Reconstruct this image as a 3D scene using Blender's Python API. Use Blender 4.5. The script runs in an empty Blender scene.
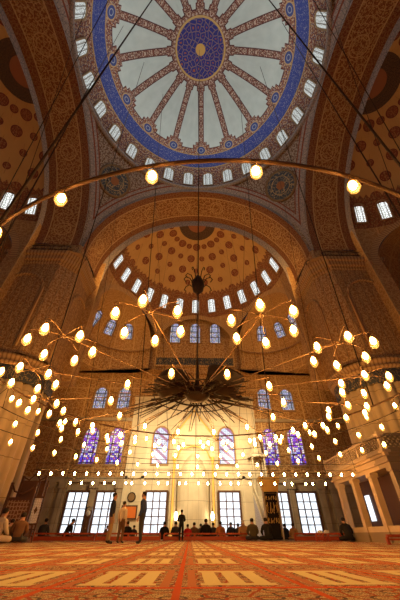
import bpy, math, random
import numpy as np
from mathutils import Vector, Matrix
R = math.radians
PI = math.pi
sin, cos, sqrt = math.sin, math.cos, math.sqrt
random.seed(7)
scn = bpy.context.scene
col = scn.collection

# ---------------------------------------------------------------- node helper
class V:
    def __init__(s, nt, k): s.nt = nt; s.k = k
    def _m(s, op, o=None, c=None, clamp=False):
        n = s.nt.nodes.new('ShaderNodeMath'); n.operation = op; n.use_clamp = clamp
        for i, a in enumerate((s, o, c)):
            if a is None: continue
            if isinstance(a, V): s.nt.links.new(a.k, n.inputs[i])
            else: n.inputs[i].default_value = a
        return V(s.nt, n.outputs[0])
    def __add__(s, o): return s._m('ADD', o)
    __radd__ = __add__
    def __sub__(s, o): return s._m('SUBTRACT', o)
    def __rsub__(s, o): return (s * -1.0) + o
    def __mul__(s, o): return s._m('MULTIPLY', o)
    __rmul__ = __mul__
    def __truediv__(s, o): return s._m('DIVIDE', o)
    def gt(s, o): return s._m('GREATER_THAN', o)
    def lt(s, o): return s._m('LESS_THAN', o)
    def mn(s, o): return s._m('MINIMUM', o)
    def mx(s, o): return s._m('MAXIMUM', o)
    def sin(s): return s._m('SINE')
    def cos(s): return s._m('COSINE')
    def abs(s): return s._m('ABSOLUTE')
    def frac(s): return s._m('FRACT')
    def floor(s): return s._m('FLOOR')
    def sqrt(s): return s._m('SQRT')
    def inside(s, a, b): return s.gt(a) * s.lt(b)

class Mat:
    """small wrapper: build a colour out of masks"""
    def __init__(s, name, rough=.7, metal=0., spec=.3):
        s.m = bpy.data.materials.new(name); s.m.use_nodes = True
        s.nt = s.m.node_tree
        s.b = s.nt.nodes['Principled BSDF']
        s.b.inputs['Roughness'].default_value = rough
        s.b.inputs['Metallic'].default_value = metal
        s.b.inputs['Specular IOR Level'].default_value = spec
    def uv(s):
        n = s.nt.nodes.new('ShaderNodeUVMap'); n.uv_map = 'UVMap'
        x = s.nt.nodes.new('ShaderNodeSeparateXYZ'); s.nt.links.new(n.outputs[0], x.inputs[0])
        return V(s.nt, x.outputs[0]), V(s.nt, x.outputs[1])
    def obj(s):
        n = s.nt.nodes.new('ShaderNodeTexCoord')
        x = s.nt.nodes.new('ShaderNodeSeparateXYZ'); s.nt.links.new(n.outputs['Object'], x.inputs[0])
        return V(s.nt, x.outputs[0]), V(s.nt, x.outputs[1]), V(s.nt, x.outputs[2])
    def vec(s, x, y, z=0.):
        n = s.nt.nodes.new('ShaderNodeCombineXYZ')
        for i, a in enumerate((x, y, z)):
            if isinstance(a, V): s.nt.links.new(a.k, n.inputs[i])
            else: n.inputs[i].default_value = a
        return n.outputs[0]
    def voro(s, vec, scale, feature='F1', rand=1., out='Distance', dim='2D'):
        n = s.nt.nodes.new('ShaderNodeTexVoronoi'); n.feature = feature; n.voronoi_dimensions = dim
        n.inputs['Scale'].default_value = scale; n.inputs['Randomness'].default_value = rand
        s.nt.links.new(vec, n.inputs['Vector'])
        return V(s.nt, n.outputs[out])
    def noise(s, vec, scale, detail=2., dim='2D'):
        n = s.nt.nodes.new('ShaderNodeTexNoise'); n.noise_dimensions = dim
        n.inputs['Scale'].default_value = scale; n.inputs['Detail'].default_value = detail
        s.nt.links.new(vec, n.inputs['Vector'])
        return V(s.nt, n.outputs[0])
    def rgb(s, c):
        n = s.nt.nodes.new('ShaderNodeRGB'); n.outputs[0].default_value = (*c, 1); return n.outputs[0]
    def mix(s, a, b, f):
        n = s.nt.nodes.new('ShaderNodeMix'); n.data_type = 'RGBA'
        if isinstance(f, V): s.nt.links.new(f.k, n.inputs[0])
        else: n.inputs[0].default_value = f
        for i, c in ((6, a), (7, b)):
            if isinstance(c, tuple): n.inputs[i].default_value = (*c, 1)
            else: s.nt.links.new(c, n.inputs[i])
        return n.outputs[2]
    def out(s, c):
        if isinstance(c, tuple): s.b.inputs['Base Color'].default_value = (*c, 1)
        else: s.nt.links.new(c, s.b.inputs['Base Color'])
        return s.m
    def emit(s, c, k):
        s.b.inputs['Base Color'].default_value = (0.02, 0.02, 0.02, 1)
        if isinstance(c, tuple): s.b.inputs['Emission Color'].default_value = (*c, 1)
        else: s.nt.links.new(c, s.b.inputs['Emission Color'])
        s.b.inputs['Emission Strength'].default_value = k
        return s.m

def flat(name, c, rough=.6, metal=0., var=.12):
    M = Mat(name, rough, metal); x, y, z = M.obj()
    n = M.noise(M.vec(x, y, z), 3.1, 4, '3D')
    d = tuple(v * (1 - var * 2) for v in c)
    return M.out(M.mix(d, c, n))

def floral(M, u, v, c0, c1, c2, c3, s=1.6):
    """painted foliage: field, scrolling stems, blossoms with a dark heart"""
    w = M.vec(u + (v * 2.1 * s).sin() * (.16 / s), v + (u * 1.7 * s).sin() * (.16 / s))
    e = M.voro(w, s, 'DISTANCE_TO_EDGE')
    f = M.voro(w, s * 2.2)
    g = M.voro(w, s * 4.7)
    c = M.mix(c0, c1, f.inside(.12, .30))
    c = M.mix(c, c3, f.lt(.12))
    c = M.mix(c, c2, e.lt(.045))
    c = M.mix(c, c1, g.lt(.22) * .7)
    return c

# ---------------------------------------------------------------- mesh helper
class MB:
    def __init__(s): s.v = []; s.f = []; s.mi = []; s.uv = []; s.sm = []
    def add(s, vs, fs, mi=0, uvs=None, smooth=False):
        o = len(s.v); s.v += [tuple(p) for p in vs]
        for k, f in enumerate(fs):
            s.f.append(tuple(i + o for i in f)); s.mi.append(mi); s.sm.append(smooth)
            if uvs is not None: s.uv.append([uvs[i] for i in f])
            else: s.uv.append([(vs[i][0] + vs[i][1], vs[i][2]) for i in f])
        return s
    def box(s, x0, x1, y0, y1, z0, z1, mi=0, M=None):
        P = [(x, y, z) for z in (z0, z1) for y in (y0, y1) for x in (x0, x1)]
        if M is not None: P = [M @ Vector(p) for p in P]
        return s.add(P, [(0, 2, 3, 1), (4, 5, 7, 6), (0, 1, 5, 4), (2, 6, 7, 3), (0, 4, 6, 2), (1, 3, 7, 5)], mi)
    def bar(s, a, b, w, h=None, mi=0):
        a = Vector(a); b = Vector(b); d = (b - a); L = d.length
        if L < 1e-6: return s
        q = d.to_track_quat('X', 'Z').to_matrix().to_4x4(); q.translation = a
        h = h or w
        return s.box(0, L, -w / 2, w / 2, -h / 2, h / 2, mi, q)
    def tube(s, pts, r, n=6, mi=0, closed=False, cap=True):
        pts = [Vector(p) for p in pts]; N = len(pts)
        rr = r if isinstance(r, (list, tuple)) else [r] * N
        vs = []; up = Vector((0, 0, 1)); prev = None
        for i, p in enumerate(pts):
            if closed: t = pts[(i + 1) % N] - pts[i - 1]
            else: t = pts[min(i + 1, N - 1)] - pts[max(i - 1, 0)]
            t.normalize()
            if prev is None:
                a = t.orthogonal().normalized() if abs(t.z) > .95 else t.cross(up).normalized()
            else:
                a = (prev - t * prev.dot(t)).normalized()
            prev = a; b = t.cross(a)
            for k in range(n):
                g = 2 * PI * k / n
                vs.append(p + (a * cos(g) + b * sin(g)) * rr[i])
        fs = []
        for i in range(N if closed else N - 1):
            j = (i + 1) % N
            for k in range(n):
                l = (k + 1) % n
                fs.append((i * n + k, i * n + l, j * n + l, j * n + k))
        if cap and not closed:
            fs.append(tuple(range(n))[::-1]); fs.append(tuple((N - 1) * n + k for k in range(n)))
        return s.add(vs, fs, mi, smooth=True)
    def lathe(s, prof, n=16, c=(0, 0, 0), mi=0, M=None, smooth=True, a0=0., a1=2 * PI):
        full = abs(a1 - a0 - 2 * PI) < 1e-6
        m = n if full else n + 1
        vs = []; uvs = []
        L = [0.]
        for i in range(1, len(prof)): L.append(L[-1] + math.dist(prof[i], prof[i - 1]))
        for i, (r, z) in enumerate(prof):
            for k in range(m):
                g = a0 + (a1 - a0) * k / n
                p = Vector((c[0] + r * cos(g), c[1] + r * sin(g), c[2] + z))
                if M is not None: p = M @ p
                vs.append(p); uvs.append((k / n * 2 * PI * max(prof[0][0], .01), L[i]))
        fs = []
        for i in range(len(prof) - 1):
            for k in range(n):
                l = (k + 1) % m
                fs.append((i * m + k, i * m + l, (i + 1) * m + l, (i + 1) * m + k))
        return s.add(vs, fs, mi, uvs, smooth)
    def grid(s, fn, nu, nv, uvfn=None, mi=0, smooth=True):
        vs = []; uvs = []
        for j in range(nv + 1):
            for i in range(nu + 1):
                u, v = i / nu, j / nv
                vs.append(fn(u, v)); uvs.append(uvfn(u, v) if uvfn else (u, v))
        fs = [(j * (nu + 1) + i, j * (nu + 1) + i + 1, (j + 1) * (nu + 1) + i + 1, (j + 1) * (nu + 1) + i)
              for j in range(nv) for i in range(nu)]
        return s.add(vs, fs, mi, uvs, smooth)
    def build(s, name, mats, parent=None, loc=None, rz=0.):
        me = bpy.data.meshes.new(name)
        me.from_pydata(s.v, [], s.f)
        for m in (mats if isinstance(mats, (list, tuple)) else [mats]): me.materials.append(m)
        me.polygons.foreach_set('material_index', s.mi)
        me.polygons.foreach_set('use_smooth', s.sm)
        uvl = me.uv_layers.new(name='UVMap')
        uvl.data.foreach_set('uv', [c for f in s.uv for p in f for c in p])
        me.update()
        o = bpy.data.objects.new(name, me); col.objects.link(o)
        if parent is not None: o.parent = parent
        if loc is not None: o.location = loc
        o.rotation_euler.z = rz
        return o

def empty(name, loc=(0, 0, 0), rz=0.):
    o = bpy.data.objects.new(name, None); col.objects.link(o); o.location = loc; o.rotation_euler.z = rz
    o.empty_display_size = .2; return o
def tag(o, label=None, cat=None, group=None, kind=None):
    if label: o['label'] = label
    if cat: o['category'] = cat
    if group: o['group'] = group
    if kind: o['kind'] = kind
    return o
def struct(o): o['kind'] = 'structure'; return o
def dup(o, loc=None, rz=None, parent=None):
    c = o.copy(); col.objects.link(c)
    if parent is not None: c.parent = parent
    if loc is not None: c.location = loc
    if rz is not None: c.rotation_euler.z = rz
    for ch in list(o.children): dup(ch, parent=c)
    return c

# ---------------------------------------------------------------- materials
CREAM = (.62, .50, .32); DKRED = (.16, .035, .02); OCHRE = (.52, .32, .12)
# main dome
def mk_dome():
    M = Mat('painted_dome', .8); a, t = M.uv()          # a = azimuth in turns, t = degrees above the springing
    r = ((t * (PI / 180)).cos()) * 11.0
    spoke = ((a * 16.0).frac() - .5).abs()              # .5 on spoke axis
    d = (.5 - spoke) * (2 * PI / 16) * r                # metres from spoke axis
    ux = a * 69.0; vy = t * .19
    base = floral(M, ux, vy, (.18, .045, .03), (.58, .42, .24), (.06, .06, .13), (.08, .11, .26), 1.8)
    spk = floral(M, d, vy, (.17, .05, .035), (.62, .48, .36), (.08, .03, .03), (.07, .08, .2), 2.2)
    c = M.mix(base, spk, t.gt(38.))
    vein = M.noise(M.vec(ux, vy), .9, 4)
    petal = M.mix((.42, .50, .48), (.58, .65, .62), vein)
    # petal outline: narrower at both ends, stepped at the outer end
    w = .35 + (t.lt(40.5) * .35) + (t.lt(38.6) * .35) + (t.gt(70.) * .12)
    pm = d.gt(w) * t.inside(36.2, 72.5)
    c = M.mix(c, (.10, .04, .04), d.gt(w - .10) * t.inside(35.6, 73.2))
    c = M.mix(c, petal, pm)
    # rosettes at the foot of each spoke
    rr = (d * d + ((t - 34.8) * .19) * ((t - 34.8) * .19)).sqrt()
    c = M.mix(c, (.45, .30, .16), rr.lt(.62))
    c = M.mix(c, (.05, .07, .22), rr.lt(.50))
    c = M.mix(c, (.30, .34, .42), rr.inside(.20, .28))
    # inscription band: blue with pale script
    sc = M.noise(M.vec(ux * .9, vy * 1.6), 2.4, 3)
    blue = M.mix((.04, .06, .25), (.40, .40, .42), (sc - .5).abs().lt(.008))
    c = M.mix(c, blue, t.inside(21.6, 31.2))
    c = M.mix(c, (.42, .27, .10), t.inside(20.8, 21.6))
    c = M.mix(c, (.42, .27, .10), t.inside(31.2, 31.8))
    # crown medallion
    c = M.mix(c, (.55, .36, .13), t.gt(75.2))
    med = M.voro(M.vec(r * (a * 2 * PI).cos(), r * (a * 2 * PI).sin()), 2.0, 'DISTANCE_TO_EDGE')
    mc = M.mix((.03, .035, .20), (.45, .28, .10), med.inside(.03, .065))
    mc = M.mix(mc, (.34, .10, .05), med.gt(.40))
    c = M.mix(c, mc, t.gt(76.2))
    c = M.mix(c, (.60, .36, .10), t.gt(87.2))
    return M.out(c)
def mk_pend():
    M = Mat('painted_pendentive', .8); u, v = M.uv()
    return M.out(floral(M, u, v, (.17, .10, .07), (.46, .40, .32), (.42, .36, .28), (.08, .10, .15), 2.2))
def mk_band():   # pale arch border
    M = Mat('arch_border', .8); u, v = M.uv()
    c = floral(M, u, v, (.30, .26, .24), (.48, .43, .38), (.12, .12, .15), (.25, .08, .05), 3.)
    return M.out(c)
def mk_soffit():
    M = Mat('painted_soffit', .85); u, v = M.uv()      # v 0..4 m across
    c = floral(M, u, v, (.20, .075, .03), (.50, .30, .12), (.48, .31, .14), (.07, .08, .06), 2.0)
    rr = (((u * .24).frac() - .5) * 4.17)
    k = (rr * rr + (v - 2.) * (v - 2.)).sqrt()
    c = M.mix(c, (.50, .32, .14), k.inside(.72, .80))
    c = M.mix(c, (.50, .32, .14), k.inside(.50, .54))
    edge = floral(M, u, v, (.17, .05, .025), (.34, .19, .08), (.30, .17, .08), (.05, .05, .07), 3.)
    em = (v.lt(.75) + v.gt(3.25)).mn(1.)
    c = M.mix(c, edge, em)
    c = M.mix(c, (.52, .35, .16), (((v - .78).abs().lt(.05)) + ((v - 3.22).abs().lt(.05))).mn(1.))
    return M.out(c)
def mk_semi():
    M = Mat('painted_semi_dome', .85); a, t = M.uv()    # a azimuth turns, t degrees
    r = (t * (PI / 180)).cos() * 9.9
    ux = a * 2 * PI * 9.9; vy = t * .173
    field = M.mix((.46, .27, .10), (.56, .35, .14), M.noise(M.vec(ux, vy), .5, 3))
    # medallions in staggered rows
    row = (t / 9.5).floor()
    k = (a * 20.0 + (row * .5)).frac() - .5
    dx = k * r * (2 * PI / 20.0); dy = ((t / 9.5).frac() - .5) * 1.64
    alt = ((a * 20.0 + row * .5).floor() * .5).frac() * .34
    rr = (dx * dx + dy * dy).sqrt() + alt * .9
    fl = M.voro(M.vec(ux, vy), 4.5)
    mc = M.mix((.20, .06, .03), (.34, .16, .08), fl.lt(.3))
    c = M.mix(field, mc, rr.lt(.50))
    c = M.mix(c, (.16, .04, .03), rr.inside(.42, .50))
    c = M.mix(c, (.36, .20, .08), (k.abs().lt(.012)))
    # toothed fringe over the windows
    fr = ((a * 90.0).frac() - .5).abs() * 5.0
    low = floral(M, ux, vy, (.22, .07, .035), (.40, .24, .10), (.12, .05, .03), (.08, .08, .08), 2.)
    c = M.mix(c, low, t.lt(fr + 33.))
    # crown ring
    cr = floral(M, ux, vy, (.07, .045, .03), (.16, .10, .06), (.03, .02, .02), (.2, .08, .04), 3.)
    c = M.mix(c, cr, t.gt(77.))
    c = M.mix(c, (.30, .12, .06), t.gt(83.5))
    return M.out(c)
def mk_tile(name, c0, c1, c2, c3, s=1.5, px=2.4):
    M = Mat(name, .55); u, v = M.uv()
    c = floral(M, u, v, c0, c1, c2, c3, s)
    pu = ((u / px).frac() - .5).abs()
    c = M.mix(c, c1, pu.gt(.475))
    pv = ((v / 3.3).frac() - .5).abs()
    c = M.mix(c, c2, pv.gt(.485))
    return M.out(c)
def mk_marble(name, c0, c1, s=.8, bu=1.6, bv=1.1):
    M = Mat(name, .45); u, v = M.uv()
    n = M.noise(M.vec(u, v), s, 6)
    c = M.mix(c0, c1, (n - .3) * 2.2)
    j = (((u / bu).frac() - .5).abs().gt(.49) + ((v / bv).frac() - .5).abs().gt(.49)).mn(1.)
    return M.out(M.mix(c, tuple(x * .55 for x in c0), j))
def mk_pierhi():
    M = Mat('painted_pier_tiles', .6); u, v = M.uv()   # vertical strips of painted ornament
    c = floral(M, u, v, (.30, .15, .06), (.60, .40, .18), (.54, .36, .17), (.09, .10, .07), 2.2)
    st = ((u / .62).frac() - .5).abs()
    lob = ((v * 5.).sin() * .05) + .40
    c = M.mix(c, (.18, .11, .06), st.gt(lob))
    c = M.mix(c, (.44, .27, .12), st.gt(lob + .05))
    return M.out(c)
def mk_carpet():
    M = Mat('prayer_carpet', .95, spec=.05); u, v = M.uv()
    px, py = .82, 1.9
    U = u + .31; W_ = v + .8
    fx = ((U / px).frac() - .5) * px; fy = ((W_ / py).frac() - .5) * py
    w = M.vec(u, v)
    f1 = M.voro(w, 15.); f2 = M.voro(w, 38.); n = M.noise(w, 6., 3)
    c = M.mix((.25, .12, .06), (.38, .23, .11), n)
    c = M.mix(c, (.50, .38, .19), f1.inside(.10, .26))
    c = M.mix(c, (.58, .46, .24), f2.inside(.25, .38))
    c = M.mix(c, (.09, .06, .05), M.voro(w, 5.).inside(.30, .40))
    c = M.mix(c, (.07, .04, .04), f2.lt(.24))
    c = M.mix(c, (.30, .06, .03), M.voro(w, 6., 'DISTANCE_TO_EDGE').lt(.06))
    frame = (fx.abs().inside(.29, .35) * fy.inside(-.28, .9)) + (fy.inside(.82, .90) * fx.abs().lt(.35))
    c = M.mix(c, (.42, .15, .07), frame.mn(1.))
    panel = fx.abs().lt(.26) * fy.inside(-.2, .8)
    bars = (((fx + .26) / .173).frac() - .5).abs().lt(.33)
    c = M.mix(c, (.60, .52, .27), panel * (bars + fy.inside(.66, .8) + fy.inside(-.2, -.1)).mn(1.))
    c = M.mix(c, (.50, .08, .02), fx.abs().gt(px / 2 - .022))
    c = M.mix(c, (.55, .06, .02), (fy + .32).abs().lt(.03))
    m = M.out(c)
    bp = M.nt.nodes.new('ShaderNodeBump'); bp.inputs['Strength'].default_value = .4; bp.inputs['Distance'].default_value = .01
    M.nt.links.new(f2.k, bp.inputs['Height']); M.nt.links.new(bp.outputs[0], M.b.inputs['Normal'])
    return m
def mk_pane(name, k=1.3, tint=(.80, .84, .86)):
    M = Mat(name, .3); u, v = M.uv()
    e = M.voro(M.vec(u, v), 4.2, 'DISTANCE_TO_EDGE', .55)
    n = M.noise(M.vec(u, v), 2., 2)
    c = M.mix(tint, (.50, .52, .48), n)
    c = M.mix(c, (.10, .08, .06), e.lt(.075))
    c = M.mix(c, (.10, .08, .06), ((u.abs() - .25).abs().lt(.035)))
    return M.emit(c, k)
def mk_stained(name, k=1.0, purple=.5):
    M = Mat(name, .3); u, v = M.uv()
    n = M.nt.nodes.new('ShaderNodeTexVoronoi'); n.voronoi_dimensions = '2D'; n.inputs['Scale'].default_value = 5.0
    n.inputs['Randomness'].default_value = .6
    M.nt.links.new(M.vec(u, v), n.inputs['Vector'])
    sp = M.nt.nodes.new('ShaderNodeSeparateColor'); M.nt.links.new(n.outputs['Color'], sp.inputs[0])
    rr = V(M.nt, sp.outputs[0]); gg = V(M.nt, sp.outputs[1])
    c = M.mix((.62, .60, .95), (.16, .06, .80) if purple > 0 else (.45, .50, .62), rr.gt(.45))
    c = M.mix(c, (.62, .12, .30) if purple > 0 else (.50, .36, .30), gg.gt(.74))
    c = M.mix(c, (.42, .10, 1.0), (v.inside(5.9 + 1.3, 9.) * gg.lt(purple)))
    c = M.mix(c, (1., .85, .80), (rr * gg).gt(.42))
    e = M.voro(M.vec(u, v), 5.0, 'DISTANCE_TO_EDGE', .6)
    c = M.mix(c, (.03, .02, .02), e.lt(.09))
    c = M.mix(c, (.02, .01, .02), (((u.abs() - .42).abs()).lt(.05) + ((v / .82).frac() - .5).abs().gt(.45)).mn(1.))
    return M.emit(c, k)
def mk_diag():
    M = Mat('diagonal_stained_glass', .3); u, v = M.uv()
    k = ((u * .8 + v * 1.0) * 1.25).frac()
    c = M.mix((.80, .86, 1.), (.45, .20, .40), k.lt(.35))
    c = M.mix(c, (.25, .35, .95), (u.abs().gt(.66)))
    e = M.voro(M.vec(u, v), 5., 'DISTANCE_TO_EDGE', .5)
    c = M.mix(c, (.12, .08, .08), e.lt(.04))
    return M.emit(c, 1.1)

m_dome = mk_dome(); m_pend = mk_pend(); m_band = mk_band(); m_soffit = mk_soffit(); m_semi = mk_semi()
m_tile = mk_tile('brown_wall_tiles', (.27, .13, .05), (.55, .36, .16), (.52, .34, .16), (.08, .08, .07), 1.9)
m_tileb = mk_tile('teal_wall_tiles', (.24, .17, .10), (.40, .30, .18), (.10, .09, .07), (.08, .13, .16), 2.)
m_exed = mk_tile('exedra_paint', (.36, .19, .07), (.56, .37, .16), (.52, .33, .14), (.18, .07, .04), 1.7)
m_marble = mk_marble('grey_brown_marble', (.30, .24, .17), (.44, .37, .28))
m_cream = mk_marble('cream_marble', (.56, .50, .38), (.70, .64, .50), .6, 1.9, 1.3)
m_flute = mk_marble('pier_marble', (.46, .34, .20), (.58, .45, .28), .5, 50., 1.9)
m_gal = mk_marble('gallery_marble', (.50, .38, .24), (.62, .50, .33), .9, 60., 40.)
m_pierhi = mk_pierhi()
m_insc = None
M = Mat('inscription_band', .6); u, v = M.uv()
m_insc = M.out(M.mix((.035, .045, .075), (.40, .28, .12), (M.noise(M.vec(u * 1., v * .8), 3.4, 3) - .5).abs().lt(.018)))
M = Mat('cornice_paint', .7); u, v = M.uv()
c = M.mix((.38, .22, .10), (.50, .33, .16), ((u * 4.2).frac() - .5).abs().gt(.25))
m_corn = M.out(M.mix(c, (.22, .11, .06), ((u * 4.2).frac() - .5).abs().lt(.07)))
m_carpet = mk_carpet()
m_pane = mk_pane('tracery_glass_upper', 1.7)
m_pane_dome = mk_pane('tracery_glass_dome', .9, (.74, .80, .80))
m_stain = mk_stained('stained_glass', 1.0)
m_stain_hi = mk_stained('pale_stained_glass', .8, .0)
m_diag = mk_diag()
M = Mat('clear_glass_daylight', .2); u, v = M.uv()
c = M.mix((.86, .93, 1.), (.45, .52, .55), (M.noise(M.vec(u, v), 1.1, 3) - .52) * 4. * v.lt(1.6))
m_clear = M.emit(c, 1.5)
m_frame = flat('window_plaster', (.36, .24, .13), .8)
m_iron = flat('dark_iron', (.035, .022, .015), .6, .2)
m_bronze = flat('brown_bronze', (.085, .045, .022), .5, .3)
m_brass = flat('dull_brass', (.26, .16, .075), .5, .3)
m_gold = flat('gold_paint', (.85, .56, .16), .5, .1)
m_wood = flat('dark_walnut', (.10, .045, .025), .5)
m_redwood = flat('red_lacquered_wood', (.42, .07, .025), .5)
m_black = flat('black_cloth', (.012, .011, .012), .9)
m_white = flat('white_inlay', (.62, .62, .66), .5)
m_poster = flat('orange_paper', (.75, .20, .04), .8)
M = Mat('lamp_flame', .4)
m_bulb = M.emit((1., .44, .10), 230.)
M = Mat('amber_glow_glass', .1)
M.emit((1., .42, .06), 1.6)  # shell emits by itself, a golden glow put round the bulb
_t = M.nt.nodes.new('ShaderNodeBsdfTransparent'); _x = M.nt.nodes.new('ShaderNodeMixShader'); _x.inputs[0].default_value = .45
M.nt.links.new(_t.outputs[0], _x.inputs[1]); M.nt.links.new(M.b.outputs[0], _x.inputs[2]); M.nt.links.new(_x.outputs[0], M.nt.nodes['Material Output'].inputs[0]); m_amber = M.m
M = Mat('lantern_glow', .4); m_lantern = M.emit((1., .72, .38), 12.)
M = Mat('pierced_lattice', .5); u, v = M.uv()
k1 = (((u + v) * 3.2).frac() - .5).abs(); k2 = (((u - v) * 3.2).frac() - .5).abs()
m_latt = M.out(M.mix((.10, .055, .03), (.56, .42, .25), (k1.gt(.32) + k2.gt(.32)).mn(1.)))
M = Mat('geometric_inlay', .5); u, v = M.uv()
e = M.voro(M.vec(u, v), 6., 'DISTANCE_TO_EDGE', .35)
m_inlay = M.out(M.mix((.13, .05, .03), (.48, .36, .26), e.inside(.04, .11)))
M = Mat('white_inlay_diamond', .5); u, v = M.uv()
m_wpan = M.out(M.mix((.55, .56, .66), (.22, .18, .30), M.voro(M.vec(u, v), 9., 'DISTANCE_TO_EDGE', .3).lt(.05)))

# ---------------------------------------------------------------- the shell
ZS, AR = 20.8, 11.0      # springing and radius of the four great arches
HW = 25.0                # half width of the hall
# floor
b = MB(); b.grid(lambda u, v: (-HW + 2 * HW * u, -HW + 2 * HW * v, 0), 10, 10,
                 lambda u, v: (-HW + 2 * HW * u, -HW + 2 * HW * v), smooth=False)
fl = struct(b.build('floor', m_carpet))
# main dome
def dome_pt(a, t, R0=AR, c=(0, 0, 32.), H=10.5):
    return (c[0] + R0 * cos(t) * cos(a), c[1] + R0 * cos(t) * sin(a), c[2] + H * sin(t))
b = MB(); b.grid(lambda u, v: dome_pt(2 * PI * u, PI / 2 * v), 128, 48, lambda u, v: (u + .0060, v * 90), smooth=True)
struct(b.build('ceiling_dome', m_dome))
b = MB(); b.lathe([(11.0, -.25), (10.72, -.25), (10.66, -.12), (10.78, .0), (10.70, .08), (10.98, .14)], 128, (0, 0, 32.))
struct(b.build('trim_dome_ring', m_band))
# pendentives: four spherical triangles
SR = AR * sqrt(2)
def pend(q):
    b = MB()
    n = 28; N = 24
    # u: angle across the corner, v: from arch edge up to the ring (radius 11)
    vs = []; uvs = []
    for j in range(N + 1):
        v = j / N
        for i in range(n + 1):
            a = PI / 2 * i / n           # azimuth in the first quadrant
            rin = AR
            rout = AR / max(cos(a), sin(a))
            rr = rout + (rin - rout) * v
            z = ZS + sqrt(max(SR * SR - rr * rr, 0)) + (32. - (ZS + AR)) * v
            p = (rr * cos(a), rr * sin(a)); ca, sa = cos(q), sin(q)
            vs.append((p[0] * ca - p[1] * sa, p[0] * sa + p[1] * ca, z)); uvs.append((a * 12., z * 1.0))
    fs = [(j * (n + 1) + i, j * (n + 1) + i + 1, (j + 1) * (n + 1) + i + 1, (j + 1) * (n + 1) + i) for j in range(N) for i in range(n)]
    b.add(vs, fs, 0, uvs, True)
    # pale border following both arches
    for sgn in (0, 1):
        for w0, w1, mi in ((.0, .34, 1), (.34, .44, 2), (.44, .62, 1), (.62, .70, 2)):
            vs = []; uvs = []
            K = 40
            for i in range(K + 1):
                g = PI / 2 * i / K       # 0 foot .. 90 crown
                for w in (w0, w1):
                    rad = AR + w
                    x = rad * cos(g); z = ZS + rad * sin(g)
                    y = sqrt(max(SR * SR - x * x - (z - ZS) ** 2, 0))
                    rr = math.hypot(x, y)
                    if rr < AR + .03: s_ = (AR + .03) / rr; x *= s_; y *= s_; z = ZS + AR
                    if x > y and w > 0: x = y = (x + y) / 2
                    px_, py_, pz_ = x * .995, y * .995, z - .03
                    if sgn: px_, py_ = py_, px_
                    ca, sa = cos(q), sin(q)
                    vs.append((px_ * ca - py_ * sa, px_ * sa + py_ * ca, pz_)); uvs.append((g * 11, w))
            fs = [(2 * i, 2 * i + 1, 2 * i + 3, 2 * i + 2) for i in range(K)]
            b.add(vs, fs, mi, uvs, True)
    struct(b.build('ceiling_pendentive', [m_pend, m_band, flat('border_line', (.26, .07, .04))]))
for k in range(4): pend(k * PI / 2)

# windows --------------------------------------------------------------
WN = [0]
def win_outline(w, h, n=10, pointed=True):
    """outline from bottom-left, clockwise, centred in x, foot at z 0"""
    hw = w / 2; pts = [(-hw, 0)]
    zs = h - hw * (1.15 if pointed else 1.)
    for i in range(n + 1):
        g = PI - PI * i / n
        pts.append((hw * cos(g), zs + (h - zs) * (sin(g) ** (.9 if pointed else 1.))))
    pts.append((hw, 0))
    return pts
def window(P, az, w, h, pane, tilt=0., fw=.12, dep=.10, arched=True, bars=None, fmat=None, zuv=0.):
    """P foot centre on the wall, az = direction the window faces (towards the room)"""
    WN[0] += 1
    M4 = Matrix.Translation(P) @ Matrix.Rotation(az + PI / 2, 4, 'Z') @ Matrix.Rotation(tilt, 4, 'X')
    o = win_outline(w, h) if arched else [(-w / 2, 0), (-w / 2, h), (w / 2, h), (w / 2, 0)]
    oo = win_outline(w + 2 * fw, h + fw) if arched else [(-w / 2 - fw, -fw), (-w / 2 - fw, h + fw), (w / 2 + fw, h + fw), (w / 2 + fw, -fw)]
    if arched: oo = [(x, z - fw if z == 0 else z) for x, z in oo]
    n = len(o)
    fb = MB()
    vs = [M4 @ Vector((x, -dep, z)) for x, z in o] + [M4 @ Vector((x, -dep, z)) for x, z in oo] + \
         [M4 @ Vector((x, 0.05, z)) for x, z in oo] + [M4 @ Vector((x, -.02, z)) for x, z in o]
    fs = []
    for i in range(n):
        j = (i + 1) % n
        fs += [(i, j, n + j, n + i), (n + i, n + j, 2 * n + j, 2 * n + i), (j, i, 3 * n + i, 3 * n + j)]
    fb.add(vs, fs)
    f = struct(fb.build('window_%d' % WN[0], fmat or m_frame))
    pb = MB()
    vs = [M4 @ Vector((x, -.03, z)) for x, z in o]
    pb.add(vs, [tuple(range(n))], 0, [(x, z + zuv) for x, z in o])
    pb.build('pane', pane, f)
    if bars:
        gb = MB()
        for x in bars[0]: gb.box(x - .05, x + .05, -.09, -.04, 0, h, 0, M4)
        for z in bars[1]: gb.box(-w / 2, w / 2, -.085, -.04, z - .035, z + .035, 0, M4)
        gb.build('glazing_bars', m_wood, f)
    return f

# dome windows (28)
for k in range(28):
    a = 2 * PI * (k + .5) / 28
    t = R(4.2); r = 10.98 * cos(t); z = 32 + 10.5 * sin(t)
    window((r * cos(a), r * sin(a), z), a + PI, 1.05, 2.2, m_pane_dome, tilt=R(10), fw=.12, dep=.12, fmat=m_frame)

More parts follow.
